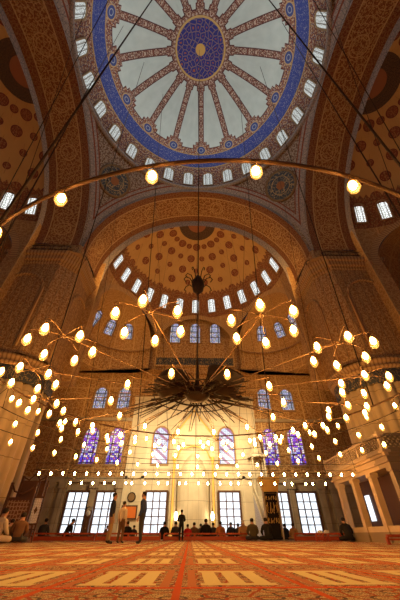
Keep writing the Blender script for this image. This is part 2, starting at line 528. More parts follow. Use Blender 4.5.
# one of the four sides ------------------------------------------------
YS = 14.9; SRR = 9.9; SZ = 20.5; ZT = 22.9
def semi_r(z): return sqrt(max(SRR ** 2 - max(z - SZ, 0) ** 2, 0))
def side(q, nm, front):
    ca, sa = cos(q), sin(q)
    def T(x, y, z): return (x * ca - y * sa, x * sa + y * ca, z)
    # arch: face, soffit, second face
    b = MB()
    def ring(y0, r0, y1, r1, mi, uv, z0=ZS, z1=ZS):
        b.grid(lambda u, v: T((r0 + (r1 - r0) * v) * cos(PI * u), y0 + (y1 - y0) * v, z0 + (z1 - z0) * v + (r0 + (r1 - r0) * v) * sin(PI * u)),
               64, 4, uv, mi)
    ring(11.0, 11.0, 10.95, 10.62, 1, lambda u, v: (u * 34, v * .4))
    ring(10.95, 10.62, YS, 10.45, 0, lambda u, v: (u * 34, v * 4))
    ring(YS, 10.45, YS + .02, 9.75, 1, lambda u, v: (u * 34, v * .6), ZS, SZ)
    struct(b.build('ceiling_arch_' + nm, [m_soffit, m_band]))
    # semi dome
    t0 = math.asin((ZT - SZ) / SRR)
    b = MB()
    def sp(u, v):
        t = t0 + (PI / 2 - t0) * v; a = PI * u
        return T(SRR * cos(t) * cos(a), YS + SRR * cos(t) * sin(a), SZ + SRR * sin(t))
    b.grid(sp, 72, 32, lambda u, v: (u * .5, (t0 + (PI / 2 - t0) * v) / PI * 180))
    struct(b.build('ceiling_semi_dome_' + nm, m_semi))
    # semi dome windows
    for k in range(13):
        a = R(6 + 14 * k)
        z = 23.6; r = semi_r(z) - .02
        window(T(r * cos(a), YS + r * sin(a), z), q + a + PI, .86, 2.0, m_pane, tilt=R(22), fw=.14, dep=.1)
    # spandrels with three arches; az measured from +x
    b = MB(); AX = 4.75; Z1 = ZT - AX - .12
    cents = [R(90 - 57.), R(90), R(90 + 57.)]
    def low(a):
        for c in cents:
            d = SRR * sin(abs(a - c)) if abs(a - c) < PI / 2 else 99
            if d < AX: return Z1 + sqrt(AX * AX - d * d)
        return 15.0
    n = 180
    b.grid(lambda u, v: (lambda a, z: T(semi_r(z) * cos(a), YS + semi_r(z) * sin(a), z))(PI * u, low(PI * u) + (ZT - low(PI * u)) * v),
           n, 6, lambda u, v: (u * 31, low(PI * u) + (ZT - low(PI * u)) * v))
    for sx in (-1, 1):
        b.add([T(sx * 9.85, YS, 9.6), T(sx * 10.9, YS, 9.6), T(sx * 10.9, YS, 23.), T(sx * 9.85, YS, 23.)], [(0, 1, 2, 3)], 0, [(0, 9.6), (1, 9.6), (1, 23), (0, 23)])
        b.add([T(sx * 9.85, YS, 9.6), T(sx * 9.85, YS + 1.2, 9.6), T(sx * 9.85, YS + 1.2, 23.), T(sx * 9.85, YS, 23.)], [(0, 1, 2, 3)], 0, [(0, 9.6), (1, 9.6), (1, 23), (0, 23)])
        b.add([T(sx * 9.85, YS, 9.6), T(sx * 10.9, YS, 9.6), T(sx * 10.9, YS + 1.2, 9.6), T(sx * 9.85, YS + 1.2, 9.6)], [(0, 1, 2, 3)], 0, [(0, 0), (1, 0), (1, 1), (0, 1)])
    # raised archivolts
    for c in cents:
        def av(g, dr):
            x = (AX + dr) * cos(g); z = Z1 + (AX + dr) * sin(g)
            a = c + math.asin(max(-1, min(1, x / SRR))); r = semi_r(z) - .12
            return T(r * cos(a), YS + r * sin(a), z)
        b.grid(lambda u, v: av(PI * u, -.1 + .55 * v), 40, 1, lambda u, v: (u * 15, v), 1)
    struct(b.build('wall_spandrel_' + nm, [m_exed, m_corn]))
    # exedrae: quarter spheres opening outwards, with half-cylinders below
    for c in (cents[0], cents[2]):
        b = MB()
        cx, cy = SRR * cos(c) * .97, YS + SRR * sin(c) * .97
        def ex(u, t):
            g = c - PI / 2 + PI * u
            return T(cx + AX * cos(t) * cos(g), cy + AX * cos(t) * sin(g), Z1 + AX * sin(t))
        b.grid(lambda u, v: ex(u, PI / 2 * v), 32, 16, lambda u, v: (u * 15, v * 7.5))
        b.grid(lambda u, v: T(cx + AX * cos(c - PI / 2 + PI * u), cy + AX * sin(c - PI / 2 + PI * u), 15. + (Z1 - 15.) * v), 32, 2,
               lambda u, v: (u * 15, v * 3), 1)
        b.grid(lambda u, v: T(cx + (AX - .3 * v) * cos(c - PI / 2 + PI * u), cy + (AX - .3 * v) * sin(c - PI / 2 + PI * u), Z1 - .35 + .3 * (1 - v)), 32, 1,
               lambda u, v: (u * 15, v * .4), 2)
        struct(b.build('ceiling_exedra_' + nm, [m_exed, m_tile, m_corn]))
        if front is not None:
            for da in (-50, -17, 17, 50):
                g = c + R(da)
                r = AX * cos(R(18)) - .02
                window(T(cx + r * cos(g), cy + r * sin(g), Z1 + AX * sin(R(18))), q + g + PI, 1.05, 1.9, m_stain_hi, tilt=R(30), fw=.12)
    # corner soffit: strip between the plan outline and the walls
    b = MB(); n = 120
    def inner(a):
        best = (SRR * cos(a), YS + SRR * sin(a))
        for c in (cents[0], cents[2]):
            cx, cy = SRR * cos(c) * .97, YS + SRR * sin(c) * .97
            # ray from (0,YS) in direction a against the exedra circle
            dx, dy = cos(a), sin(a); ox, oy = -cx, YS - cy
            B = ox * dx + oy * dy; C = ox * ox + oy * oy - AX * AX; D = B * B - C
            if D > 0:
                t = -B + sqrt(D)
                if t > SRR: best = (dx * t, YS + dy * t)
        return best
    def outer(a):
        # towards the corner diagonal / wall
        x, y = inner(a)
        if abs(cos(a)) < .62: return (x, HW)
        return (math.copysign(HW, cos(a)) * (1 if abs(cos(a)) > .62 else 0), HW)
    vs = []; uvs = []
    for i in range(n + 1):
        a = PI * i / n
        x, y = inner(a)
        if i <= n * .28:
            t = i / (n * .28); X, Y = (16 + 9 * t, 16 + 9 * t)
        elif i >= n * .72:
            t = (n - i) / (n * .28); X, Y = (-16 - 9 * t, 16 + 9 * t)
        else:
            t = (i - n * .28) / (n * .44); X, Y = (25 - 50 * t, 25)
        vs += [T(x, y, 15.), T(X, Y, 15.)]; uvs += [(x, y), (X, Y)]
    b.add(vs, [(2 * i, 2 * i + 1, 2 * i + 3, 2 * i + 2) for i in range(n)], 0, uvs)
    struct(b.build('ceiling_corner_' + nm, m_tile))
    # wall
    b = MB()
    def wall(x0, x1, z0, z1, mi, y=HW):
        b.add([T(x0, y, z0), T(x1, y, z0), T(x1, y, z1), T(x0, y, z1)], [(0, 1, 2, 3)], mi, [(x0, z0), (x1, z0), (x1, z1), (x0, z1)])
    wall(-HW, HW, 0, 4.3, 1); wall(-HW, HW, 4.3, 23.2, 0)
    return struct(b.build('wall_' + nm, [m_tile, m_marble])), T
w_front, T0 = side(0, 'front', True)
side(PI / 2, 'left', None); side(PI, 'back', None); side(-PI / 2, 'right', None)

# piers ------------------------------------------------------------------
PC = 13.5
for k in range(4):
    sx = 1 if k in (0, 3) else -1; sy = 1 if k < 2 else -1
    b = MB()
    # fluted shaft
    nf = 28; n = nf * 6; vs = []; uvs = []
    zs = [0, .5, .5, 8.0]
    for z, base in ((0, 3.02), (.45, 3.02), (.6, 2.9), (8.0, 2.82)):
        for i in range(n + 1):
            a = 2 * PI * i / n
            fr = abs(sin(nf * a / 2))
            r = base if z < .5 else base - .22 + .24 * fr ** .6
            vs.append((PC * sx + r * cos(a), PC * sy + r * sin(a), z)); uvs.append((a * 2.9, z))
    b.add(vs, [(j * (n + 1) + i, j * (n + 1) + i + 1, (j + 1) * (n + 1) + i + 1, (j + 1) * (n + 1) + i) for j in range(3) for i in range(n)], 0, uvs, True)
    c3 = (PC * sx, PC * sy, 0)
    b.lathe([(2.85, 8.0), (2.95, 8.02), (2.95, 8.9)], 64, c3, 1)
    b.lathe([(2.95, 8.9), (3.2, 8.98), (3.2, 9.12), (3.05, 9.18), (3.28, 9.4), (3.28, 9.6), (2.9, 9.62)], 64, c3, 2)
    # upper block, chamfered inner corner, z 9.6 .. 20.2
    x0, x1 = 10.62, 16.2
    pl = [(x0 + 1.3, x0), (x1, x0), (x1, x1), (x0, x1), (x0, x0 + 1.3)]
    def lay(z, off):
        o = []
        kk = .2 if z > 19.46 else 1.3
        for (x, y) in [(x0 + kk, x0), (x1, x0), (x1, x1), (x0, x1), (x0, x0 + kk)]:
            dx = -off if x < 13 else off; dy = -off if y < 13 else off
            o.append(((x + dx) * sx, (y + dy) * sy, z))
        return o
    levels = [(9.6, .15, 2), (9.9, 0, 3), (18.3, 0, 3), (18.35, .08, 2), (18.6, .1, 2), (18.65, .3, 2), (19.05, .36, 2), (19.1, .5, 2), (19.45, .55, 2), (19.5, .25, 2), (19.52, .0, 2), (20.9, .0, 3)]
    for (za, oa, ma), (zb, ob, mb) in zip(levels, levels[1:]):
        A = lay(za, oa); B = lay(zb, ob)
        for i in range(5):
            j = (i + 1) % 5
            L = math.dist(pl[i], pl[j]); o_ = i * 7.
            b.add([A[i], A[j], B[j], B[i]], [(0, 1, 2, 3)], mb, [(o_, za), (o_ + L, za), (o_ + L, zb), (o_, zb)])
    b.add(lay(20.9, .0), [(0, 1, 2, 3, 4)], 2)
    # blind arch mouldings on the two faces turned to the hall
    for fc in (0, 1):
        pts = []
        cx = (x0 + 1.3 + x1) / 2; hw = (x1 - x0 - 1.3) / 2 - .35
        pts.append((cx - hw, 10.2)); 
        for i in range(13):
            g = PI - PI * i / 12; pts.append((cx + hw * cos(g), 15.0 + hw * 1.15 * sin(g)))
        pts.append((cx + hw, 10.2))
        P3 = [((x * sx, (x0 - .04) * sy, z) if fc == 0 else ((x0 - .04) * sx, x * sy, z)) for x, z in pts]
        b.tube(P3, .13, 6, 2)
    struct(b.build('wall_pier', [m_flute, m_insc, m_corn, m_pierhi]))
# front wall dressings ---------------------------------------------------
b = MB()
b.box(-6.3, 6.3, 24.72, 25.02, 0, 11.8, 0)
struct(b.build('wall_front_panel', m_cream))
b = MB()
b.box(-6.5, 6.5, 24.55, 25.0, 11.8, 12.2); b.box(-6.4, 6.4, 24.6, 25, 4.35, 4.6)
for x in (-6.3, -4.75, -2.0, 2.0, 4.75, 6.3): b.box(x - .14, x + .14, 24.6, 24.8, 0, 11.8)
struct(b.build('trim_1', m_cream))
b = MB()
for sx in (-1, 1):
    b.box(min(sx * 6.5, sx * 24.9), max(sx * 6.5, sx * 24.9), 24.7, 25.0, 4.1, 4.5)
    b.box(min(sx * 6.5, sx * 24.9), max(sx * 6.5, sx * 24.9), 24.75, 25.0, 9.6, 9.9)
    for x in (9.1, 11.9, 6.75, 13.0):
        b.box(sx * x - .26, sx * x + .26, 24.62, 25, 0, 4.1)
        b.box(sx * x - .36, sx * x + .36, 24.5, 25, 3.6, 4.1); b.box(sx * x - .36, sx * x + .36, 24.5, 25, 0, .3)
struct(b.build('trim_2', m_marble))
b = MB(); b.box(-4.7, 4.7, 24.85, 25.0, 16.1, 17.1); struct(b.build('trim_inscription', m_insc))
b = MB(); b.box(-4.8, 4.8, 24.8, 25.0, 17.1, 17.3); b.box(-4.8, 4.8, 24.8, 25, 15.9, 16.1); struct(b.build('trim_3', m_corn))
# lower windows
for x in (-10.4, -7.8, -3.3, 3.3, 7.8, 10.4):
    y = 24.7 if abs(x) < 6 else 24.97
    window((x, y, .45), -PI / 2, 1.75, 2.85, m_clear, arched=False, fw=.16, dep=.18, bars=((-.3, .3), (.55, 1.1, 1.65, 2.2)), fmat=m_wood)
    window((x, y, 5.6), -PI / 2, 1.45, 3.3, m_diag if abs(x) < 6 else m_stain, fw=.16, dep=.12, zuv=5.6)
    if abs(x) > 6: window((x, 24.97, 10.9), -PI / 2, 1.3, 2.3, m_stain_hi, fw=.16, dep=.12)
for x in (-2.6, 0, 2.6): window((x, 24.97, 19.3), -PI / 2, 1.25, 2.9, m_stain_hi, fw=.14)
# side and back walls get the same daylight
for q, nm in ((PI / 2, 'l'), (-PI / 2, 'r'), (PI, 'b')):
    for x in (-10.4, -5, 0, 5, 10.4):
        p = (-24.95 * sin(q), 24.95 * cos(q)); t = (cos(q), sin(q))
        window((p[0] + t[0] * x, p[1] + t[1] * x, .6), q - PI / 2, 1.75, 2.85, m_clear, arched=False, fw=.16, dep=.15, bars=((0,), (.9, 1.8)), fmat=m_wood)
        window((p[0] + t[0] * x, p[1] + t[1] * x, 6.), q - PI / 2, 1.45, 3.3, m_stain, fw=.16, zuv=5.6)

# mihrab niche
mi_ = empty('mihrab', (0, 24.6, 0)); tag(mi_, 'tall cream marble mihrab niche with pointed gable at the centre of the far wall', 'mihrab')
b = MB()
b.box(-2.1, -1.55, -.35, .1, 0, 7.6); b.box(1.55, 2.1, -.35, .1, 0, 7.6); b.box(-2.1, 2.1, -.38, .1, 7.2, 7.8)
b.add([(-2.1, -.3, 7.8), (2.1, -.3, 7.8), (0, -.3, 10.4), (-2.1, .1, 7.8), (2.1, .1, 7.8), (0, .1, 10.4)], [(0, 1, 2), (0, 2, 5, 3), (1, 4, 5, 2)])
b.build('surround', m_cream, mi_)
b = MB(); b.tube([(-2.15, -.38, 7.8), (0, -.38, 10.5), (2.15, -.38, 7.8)], .09, 6); b.tube([(-1.6, -.4, 6.0), (-1.2, -.4, 6.8), (0, -.4, 7.1), (1.2, -.4, 6.8), (1.6, -.4, 6.)], .06, 6)
b.build('gilt_moulding', m_gold, mi_)
b = MB(); b.lathe([(1.5, 0), (1.5, 4.4), (1.25, 5.0), (1.25, 5.1), (.9, 5.7), (.9, 5.8), (.4, 6.3), (.02, 6.6)], 12, (0, .15, 0), smooth=False, a0=PI, a1=2 * PI)
MN = Matrix.Scale(-.001, 4)
b.build('niche_hood', m_cream, mi_)
for s in (-1, 1):
    b = MB(); b.lathe([(.2, 0), (.2, .25), (.12, .35), (.11, 5.6), (.18, 5.8), (.2, 6.1)], 12, (s * 1.82, -.5, 0)); b.build('colonnette', m_gold, mi_)

# minbar -------------------------------------------------------------------
mn_ = empty('minbar', (6.1, 20.6, 0)); tag(mn_, 'tall pulpit with gilt hood, black cloth door and long marble stair on the far side', 'pulpit')
b = MB(); b.box(-.62, -.5, -.15, .15, 0, 3.2); b.box(.5, .62, -.15, .15, 0, 3.2); b.box(-.62, .62, -.15, .15, 3.0, 3.25); b.build('portal', m_cream, mn_)
b = MB()
for (w0, z0, w1, z1) in ((.60, 2.95, .66, 3.3), (.66, 3.3, .86, 3.75), (.86, 3.75, .86, 3.95)):
    vs = [(-w0, -w0 * .4, z0), (w0, -w0 * .4, z0), (w0, w0 * .4, z0), (-w0, w0 * .4, z0), (-w1, -w1 * .4, z1), (w1, -w1 * .4, z1), (w1, w1 * .4, z1), (-w1, w1 * .4, z1)]
    b.add(vs, [(0, 1, 5, 4), (1, 2, 6, 5), (2, 3, 7, 6), (3, 0, 4, 7), (4, 5, 6, 7), (3, 2, 1, 0)])
b.build('hood', m_gold, mn_)
b = MB(); b.box(-.5, .5, -.19, -.12, .05, 2.95); cu = b.build('door_curtain', m_black, mn_)
b = MB(); random.seed(3)
for row, zc, sc in ((0, 2.55, .10), (1, 1.85, .22), (2, 1.15, .13)):
    n = 4 if row == 1 else 5
    for i in range(n):
        cx = -.36 + .72 * i / (n - 1)
        pts = [(cx + sc * (.9 * cos(g * 1.3 + i)) * (g / 5), -.2, zc + sc * sin(g * 1.1 + i * 2) * 1.2) for g in [k * .5 for k in range(9)]]
        b.tube(pts, .022, 5)
        if row == 1: b.tube([(cx, -.2, zc - .1), (cx + .02, -.2, zc + .42)], .022, 5)
b.tube([(-.45, -.2, .2), (-.45, -.2, 2.85), (.45, -.2, 2.85), (.45, -.2, .2)], .014, 4)
b.build('gold_calligraphy', m_gold, cu)
# stair flank: triangle rising to the wall, with pierced rail
b = MB()
for s in (-1, 1):
    x = s * .6
    A = [(x - .05, .15, 0), (x - .05, 3.9, 0), (x - .05, 3.9, 3.2), (x - .05, .15, .5)]
    B = [(p[0] + .1, p[1], p[2]) for p in A]
    b.add(A + B, [(0, 1, 2, 3), (7, 6, 5, 4), (3, 2, 6, 7), (0, 3, 7, 4), (1, 5, 6, 2)], 0, [(p[1], p[2]) for p in A + B])
b.build('stair_flank', m_wpan, mn_)
b = MB()
for s in (-1, 1):
    x = s * .6
    b.bar((x, .1, 1.35), (x, 3.9, 4.1), .1, .12); b.bar((x, .1, .55), (x, 3.9, 3.25), .1, .1)
    for i in range(9):
        y = .3 + i * .43; z = .5 + (y - .15) * .72; b.bar((x, y, z), (x, y, z + .85), .06)
b.build('handrail', m_cream, mn_)
b = MB()
for i in range(12): b.box(-.55, .55, .2 + i * .3, 3.9, .0 + i * .25, .25 + i * .25)
b.build('steps', m_cream, mn_)
b = MB()
for x in (-.55, .55):
    for y in (2.9, 3.9): b.box(x - .07, x + .07, y - .07, y + .07, 3.0, 6.0)
b.lathe([(.95, 6.0), (.95, 6.2), (.6, 6.4), (.5, 7.0), (.15, 8.3), (.02, 8.8)], 8, (0, 3.4, 0), smooth=False)
b.build('canopy', m_cream, mn_)

# preacher's seat at the left -------------------------------------------------
ks = empty('preacher_seat', (-9.1, 12.6, 0), R(0)); tag(ks, 'tall dark wooden preacher seat with inlaid lattice body beside the left fluted pier', 'pulpit')
b = MB(); b.box(-.85, .45, -.5, .5, .15, .75); b.box(-.95, .55, -.55, .55, 0, .15); b.build('plinth', m_wood, ks)
b = MB(); b.box(-.82, .42, -.47, .47, .75, 1.75); b.build('lattice_panel', m_inlay, ks)
b = MB()
for x in (-.85, .45):
    for y in (-.5, .5): b.box(x - .06, x + .06, y - .06, y + .06, .1, 2.95 if y > 0 else 2.5)
b.box(-.9, .5, -.52, .52, 1.72, 1.84); b.box(-.85, .45, .46, .52, 1.8, 2.6); b.box(-.9, .5, .44, .56, 2.6, 2.72)
b.tube([(-.85, -.5, 2.45), (-.6, -.5, 2.1), (-.2, -.5, 2.0), (.2, -.5, 2.15), (.45, -.5, 2.45)], .045, 6)
b.tube([(-.85, .5, 2.9), (-.5, .5, 2.75), (-.2, .5, 3.1), (.1, .5, 2.75), (.45, .5, 2.9)], .04, 6)
b.build('frame', m_wood, ks)
b = MB(); b.box(.56, 1.06, -.5, -.44, .75, 1.8); dd = b.build('door', m_wpan, ks)
b = MB(); b.add([(.81, -.515, 1.1), (.9, -.515, 1.28), (.81, -.515, 1.46), (.72, -.515, 1.28)], [(0, 1, 2, 3)]); b.build('inlay', m_wood, dd)
for z0 in (1.8, .67):
    b = MB(); b.box(.56, 1.06, -.52, -.42, z0, z0 + .08); b.build('edge_strip', m_wood, dd)
b = MB()
for x in (.58, 1.04): b.box(x - .03, x + .03, -.5, -.44, 0, 2.6)
for z in (.25, .5): b.box(.58, 1.04, -.52, -.3, z - .02, z + .02)
b.build('ladder', m_wood, ks)

# longcase clock
ck = empty('longcase_clock', (-8.95, 24.2, 0)); tag(ck, 'dark wooden longcase clock standing between two bright windows on the far wall', 'clock')
b = MB(); b.box(-.3, .3, -.18, .18, 0, .45); b.box(-.22, .22, -.14, .14, .45, 1.45); b.box(-.29, .29, -.17, .17, 1.45, 1.95)
b.lathe([(.29, -.17), (.29, .17)], 16, (0, 0, 0), 0, Matrix.Translation((0, 0, 1.93)) @ Matrix.Rotation(PI / 2, 4, 'X'))
b.build('case', m_wood, ck)
b = MB(); b.lathe([(.2, 0), (.2, .03), (.001, .03)], 20, (0, 0, 0), 0, Matrix.Translation((0, -.17, 1.75)) @ Matrix.Rotation(PI / 2, 4, 'X')); b.build('dial', m_white, ck)
b = MB(); b.lathe([(.06, 0), (.06, .02), (.001, .02)], 16, (0, 0, 0), 0, Matrix.Translation((0, -.145, .75)) @ Matrix.Rotation(PI / 2, 4, 'X')); b.box(-.006, .006, -.16, -.15, .75, 1.3); b.build('pendulum', m_brass, ck)
# wall plaque and notice
pq = empty('round_plaque', (-5.55, 24.7, 2.95)); tag(pq, 'round dark plaque on the cream wall between the windows left of centre', 'plaque')
b = MB(); b.lathe([(.38, 0), (.38, .05), (.3, .08), (.3, .04)], 24, M=Matrix.Rotation(PI / 2, 4, 'X')); b.build('rim', m_iron, pq)
b = MB(); b.lathe([(.3, .045), (.15, .05), (.14, .05), (.001, .06)], 24, M=Matrix.Rotation(PI / 2, 4, 'X')); b.build('face', m_brass, pq)
po = empty('framed_notice', (-5.6, 24.62, 1.85)); tag(po, 'orange framed notice on the cream wall beneath the round plaque', 'notice')
b = MB(); b.box(-.7, .7, -.05, .0, .4, .5); b.box(-.7, .7, -.05, 0, -.5, -.4); b.box(-.7, -.6, -.05, 0, -.4, .4); b.box(.6, .7, -.05, 0, -.4, .4); b.build('frame', m_wood, po)
b = MB(); b.box(-.6, .6, -.03, 0, -.4, .4); b.build('sheet', m_poster, po)
# candle lamps beside the niche
for s, lb in ((-1, 'left of the mihrab'), (1, 'right of the mihrab')):
    cd = empty('lamp_stand', (s * 1.55 + .12, 23.6, 0)); tag(cd, 'tall standing lamp with glowing white glass %s' % lb, 'lamp')
    b = MB(); b.lathe([(.22, 0), (.22, .06), (.06, .15), (.04, .6), (.07, .7), (.035, .8), (.035, 1.15), (.12, 1.2), (.12, 1.24)], 14); b.build('stem', m_brass, cd)
    b = MB(); b.lathe([(.06, 1.24), (.15, 1.45), (.15, 1.6), (.08, 1.8), (.05, 1.85)], 14); b.build('glass', m_lantern, cd)
    b = MB(); b.lathe([(.08, 1.85), (.07, 1.95), (.02, 2.1), (.005, 2.3)], 10); b.build('finial', m_brass, cd)

# gallery on columns at the right --------------------------------------------
gl = empty('tribune_gallery', (9.3, 8.6, 0)); tag(gl, 'marble tribune platform on square columns with pierced balustrade against the right pier', 'gallery')
GX, GY = 6.0, 6.5
cols = [(0, 0), (0, 2.05), (0, 4.1), (0, 6.15), (2.1, 0), (4.2, 0), (6.2, 0)]
for (x, y) in cols:
    b = MB(); b.box(x - .16, x + .16, y - .16, y + .16, .28, 2.75); b.box(x - .21, x + .21, y - .21, y + .21, 0, .28); b.box(x - .22, x + .22, y - .22, y + .22, 2.6, 2.78)
    b.build('column', m_gal, gl)
b = MB(); b.box(-.1, .1, .16, 6.0, .0, .62); b.box(.16, 6.2, -.1, .1, 0, .62); b.build('parapet', m_gal, gl)
b = MB()
b.box(-.2, GX, -.2, GY, 2.78, 2.95); b.box(-.32, GX, -.32, GY + .1, 2.95, 3.05); b.box(-.26, GX, -.26, GY, 3.05, 3.2); b.box(-.40, GX, -.40, GY + .2, 3.2, 3.32)
b.box(-.5, GX, -.5, GY + .3, 3.32, 3.42)
b.build('platform', m_gal, gl)
# pierced balustrade: real openings from crossing bars
def lattice(b, x0, x1, z0, z1, f, st=.3, r=.028):
    n = int((x1 - x0) / st); H = z1 - z0; L = x1 - x0
    for s in (-1, 1):
        k = -H
        while k < L + H:
            pts = []
            a, c = (k, 0.), (k + H, H)
            if s < 0: a, c = (k + H, 0.), (k, H)
            # clip to 0..L
            def at(t): return (a[0] + (c[0] - a[0]) * t, a[1] + (c[1] - a[1]) * t)
            t0, t1 = 0., 1.
            dx = c[0] - a[0]
            ts = sorted(((0 - a[0]) / dx, (L - a[0]) / dx)); t0 = max(0, ts[0]); t1 = min(1, ts[1])
            if t1 > t0 + .02:
                p, q_ = at(t0), at(t1)
                b.bar(f(x0 + p[0], z0 + p[1]), f(x0 + q_[0], z0 + q_[1]), .06, .06)
            k += st * .8
for nm_, L, f in (('s', 6.7, lambda x, z: (-.38, x, z)), ('f', 6.0, lambda x, z: (x, -.38, z))):
    b = MB()
    b.bar(f(-.4, 3.47), f(L, 3.47), .12, .1); b.bar(f(-.4, 4.1), f(L, 4.1), .16, .12)
    lattice(b, -.38, L, 3.52, 4.05, f)
    n = 3
    for i in range(n + 1): 
        if i or nm_ == 's': q_ = f(-.38 + (L + .38) * i / n, 3.42); b.box(q_[0] - .07, q_[0] + .07, q_[1] - .07, q_[1] + .07, 3.42, 4.25)
    b.build('balustrade', m_gal, gl)
b = MB(); b.box(.95, 1.0, .95, 6.2, 0, 2.78); b.box(1.0, 5.9, .9, .95, 0, 2.78); b.build('dark_backing', m_wood, gl)  # dark panels added so the openings between columns look shaded
b = MB(); b.box(.88, .95, 4.75, 5.2, .9, 2.1); b.build('lit_window', m_clear, gl)

# low red barriers, carpet step, stools ------------------------------------------
def barrier(x0, x1, y, h, label, seg=1.7, boxy=True):
    o = empty('low_barrier', ((x0 + x1) / 2, y, 0)); tag(o, label, 'barrier', None)
    L = (x1 - x0) / 2
    b = MB(); b.box(-L, L, -.07, .07, h - .09, h); b.build('top_rail', m_redwood, o)
    b = MB(); b.box(-L, L, -.03, .03, .02, h * .55) if boxy else b.box(-L, L, -.04, .04, .12, .18); b.build('panel' if boxy else 'lower_rail', m_redwood, o)
    n = max(2, int((x1 - x0) / seg))
    for i in range(n + 1):
        x = -L + 2 * L * i / n; b = MB(); b.box(x - .05, x + .05, -.05, .05, 0, h - .08); b.build('post', m_redwood, o)
    return o
barrier(-12.5, -6.6, 18.2, .42, 'low red wooden barrier before the far wall, leftmost stretch below the clock')
barrier(-6.4, -2.2, 18.0, .42, 'low red wooden barrier behind the two standing men')
barrier(-2.0, 4.3, 18.9, .42, 'low red wooden barrier in front of the seated row at the centre')
barrier(6.8, 12.5, 18.0, .42, 'low red wooden barrier under the right windows past the black curtained door')
barrier(7.4, 8.9, 15.6, .40, 'short red rail ending at the far corner of the marble gallery', .7, False)
bb = barrier(7.4, 14., 7.6, .30, 'low open red rail nearest the viewer in front of the gallery', 1.1, False)
for i, (x, y) in enumerate(((7.35, 14.6), (7.75, 14.7))):
    st = empty('low_stool', (x, y, 0)); tag(st, 'small red stool with white top, %s of the pair by the gallery corner' % ('left' if i == 0 else 'right'), 'stool')
    b = MB(); b.lathe([(.16, .38), (.17, .44), (.12, .5), (.001, .52)], 14); b.build('cushion', m_white, st)
    for a in range(4):
        b = MB(); b.tube([(.09 * cos(a * PI / 2), .09 * sin(a * PI / 2), .38), (.16 * cos(a * PI / 2), .16 * sin(a * PI / 2), 0)], .02, 5); b.build('leg', m_redwood, st)

# railings on the pier cornices
def railing(pts, z, label):
    o = empty('cornice_railing', (pts[0][0], pts[0][1], z)); tag(o, label, 'railing')
    b = MB(); ox, oy = pts[0]
    P = [(x - ox, y - oy) for x, y in pts]
    for h in (.45, .9): b.tube([(x, y, h) for x, y in P], .035, 5)
    b.build('rail', m_iron, o)
    for (x, y), (x2, y2) in zip(P, P[1:]):
        n = max(1, int(math.hypot(x2 - x, y2 - y) / 1.2))
        for i in range(n):
            t = i / n; b = MB(); b.tube([(x + (x2 - x) * t, y + (y2 - y) * t, 0), (x + (x2 - x) * t, y + (y2 - y) * t, .95)], .03, 5); b.build('post', m_iron, o)
railing([(-16.2, 10.4), (-11.7, 10.4), (-10.4, 11.7), (-10.4, 15)], 19.5, 'dark metal railing on the cornice of the left pier')
railing([(16.2, 10.4), (11.7, 10.4), (10.4, 11.7), (10.4, 15)], 19.5, 'dark metal railing on the cornice of the right pier')
# roundels on the pendentives
for s in (-1, 1):
    d = Vector((s * 9.0, 9.0, 29.6 - ZS)).normalized()
    ctr = Vector((0, 0, ZS)) + d * (SR - .12)
    q = (-d).to_track_quat('Z', 'Y').to_matrix().to_4x4(); q.translation = ctr
    o = empty('painted_roundel', ctr); tag(o, 'round blue and gold painted roundel on the %s pendentive below the dome' % ('left' if s < 0 else 'right'), 'roundel')
    q.translation = (0, 0, 0)
    b = MB(); b.lathe([(1.75, -.02), (1.75, .06), (1.6, .08), (1.5, .05)], 40, M=q); b.build('rim', m_brass, o)
    b = MB(); b.grid(lambda u, v: q @ Vector((1.52 * v * cos(2 * PI * u), 1.52 * v * sin(2 * PI * u), .05)), 40, 6, lambda u, v: (1.52 * v * cos(2 * PI * u), 1.52 * v * sin(2 * PI * u)))
    Mr = Mat('roundel_face', .6); uu, vv = Mr.uv(); rr = (uu * uu + vv * vv).sqrt()
    sc = (Mr.noise(Mr.vec(uu, vv), 2.6, 2) - .5).abs().lt(.03)
    c = Mr.mix((.05, .07, .09), (.42, .32, .16), sc); c = Mr.mix(c, (.32, .13, .05), rr.lt(.45)); c = Mr.mix(c, (.45, .33, .15), rr.inside(.95, 1.02))
    b.build('face', Mr.out(c), o)

# ---------------------------------------------------------------- chandeliers
def lamp_mesh(drop, curl=True):
    """hook and wire with socket; bulb hangs at the end"""
    b = MB()
    if curl:
        b.tube([(0, 0, 0), (.02, 0, .012), (.04, 0, -.02), (.035, 0, -.06), (.0, 0, -.08), (0, 0, -drop)], .0045, 5)
    else: b.tube([(0, 0, 0), (0, 0, -drop)], .006, 4)
    b.lathe([(.008, 0), (.022, -.012), (.022, -.035), (.016, -.04)], 8, (0, 0, -drop + .012))
    return b
def bulb_mesh(drop, s=1.):
    b = MB()
    prof = [(.012, .0), (.024, -.018), (.040, -.048), (.047, -.080), (.044, -.108), (.030, -.132), (.012, -.148), (.001, -.152)]
    b.lathe([(r * s, z * s) for r, z in prof], 8, (0, 0, -drop - .02))
    return b
proto = {}
def lamp(parent, loc, drop, s=1., sub=True, a=0.):
    key = (round(drop, 3), s, sub)
    if key not in proto:
        if sub:
            l = lamp_mesh(drop).build('hanging_lamp', m_bronze, parent)
            bulb_mesh(drop, s * .62).build('bulb', m_bulb, l)
            bulb_mesh(drop - .012, s).build('glass', m_amber, l)  # glass envelope carrying the added glow
        else:
            lm = lamp_mesh(drop, False); bm = bulb_mesh(drop, s * .72)
            lm.add(bm.v, bm.f, 1, smooth=True)
            l = lm.build('hanging_lamp', [m_bronze, m_bulb], parent)
        proto[key] = l; l.location = loc; l.rotation_euler.z = a; return l
    return dup(proto[key], loc, a, parent)

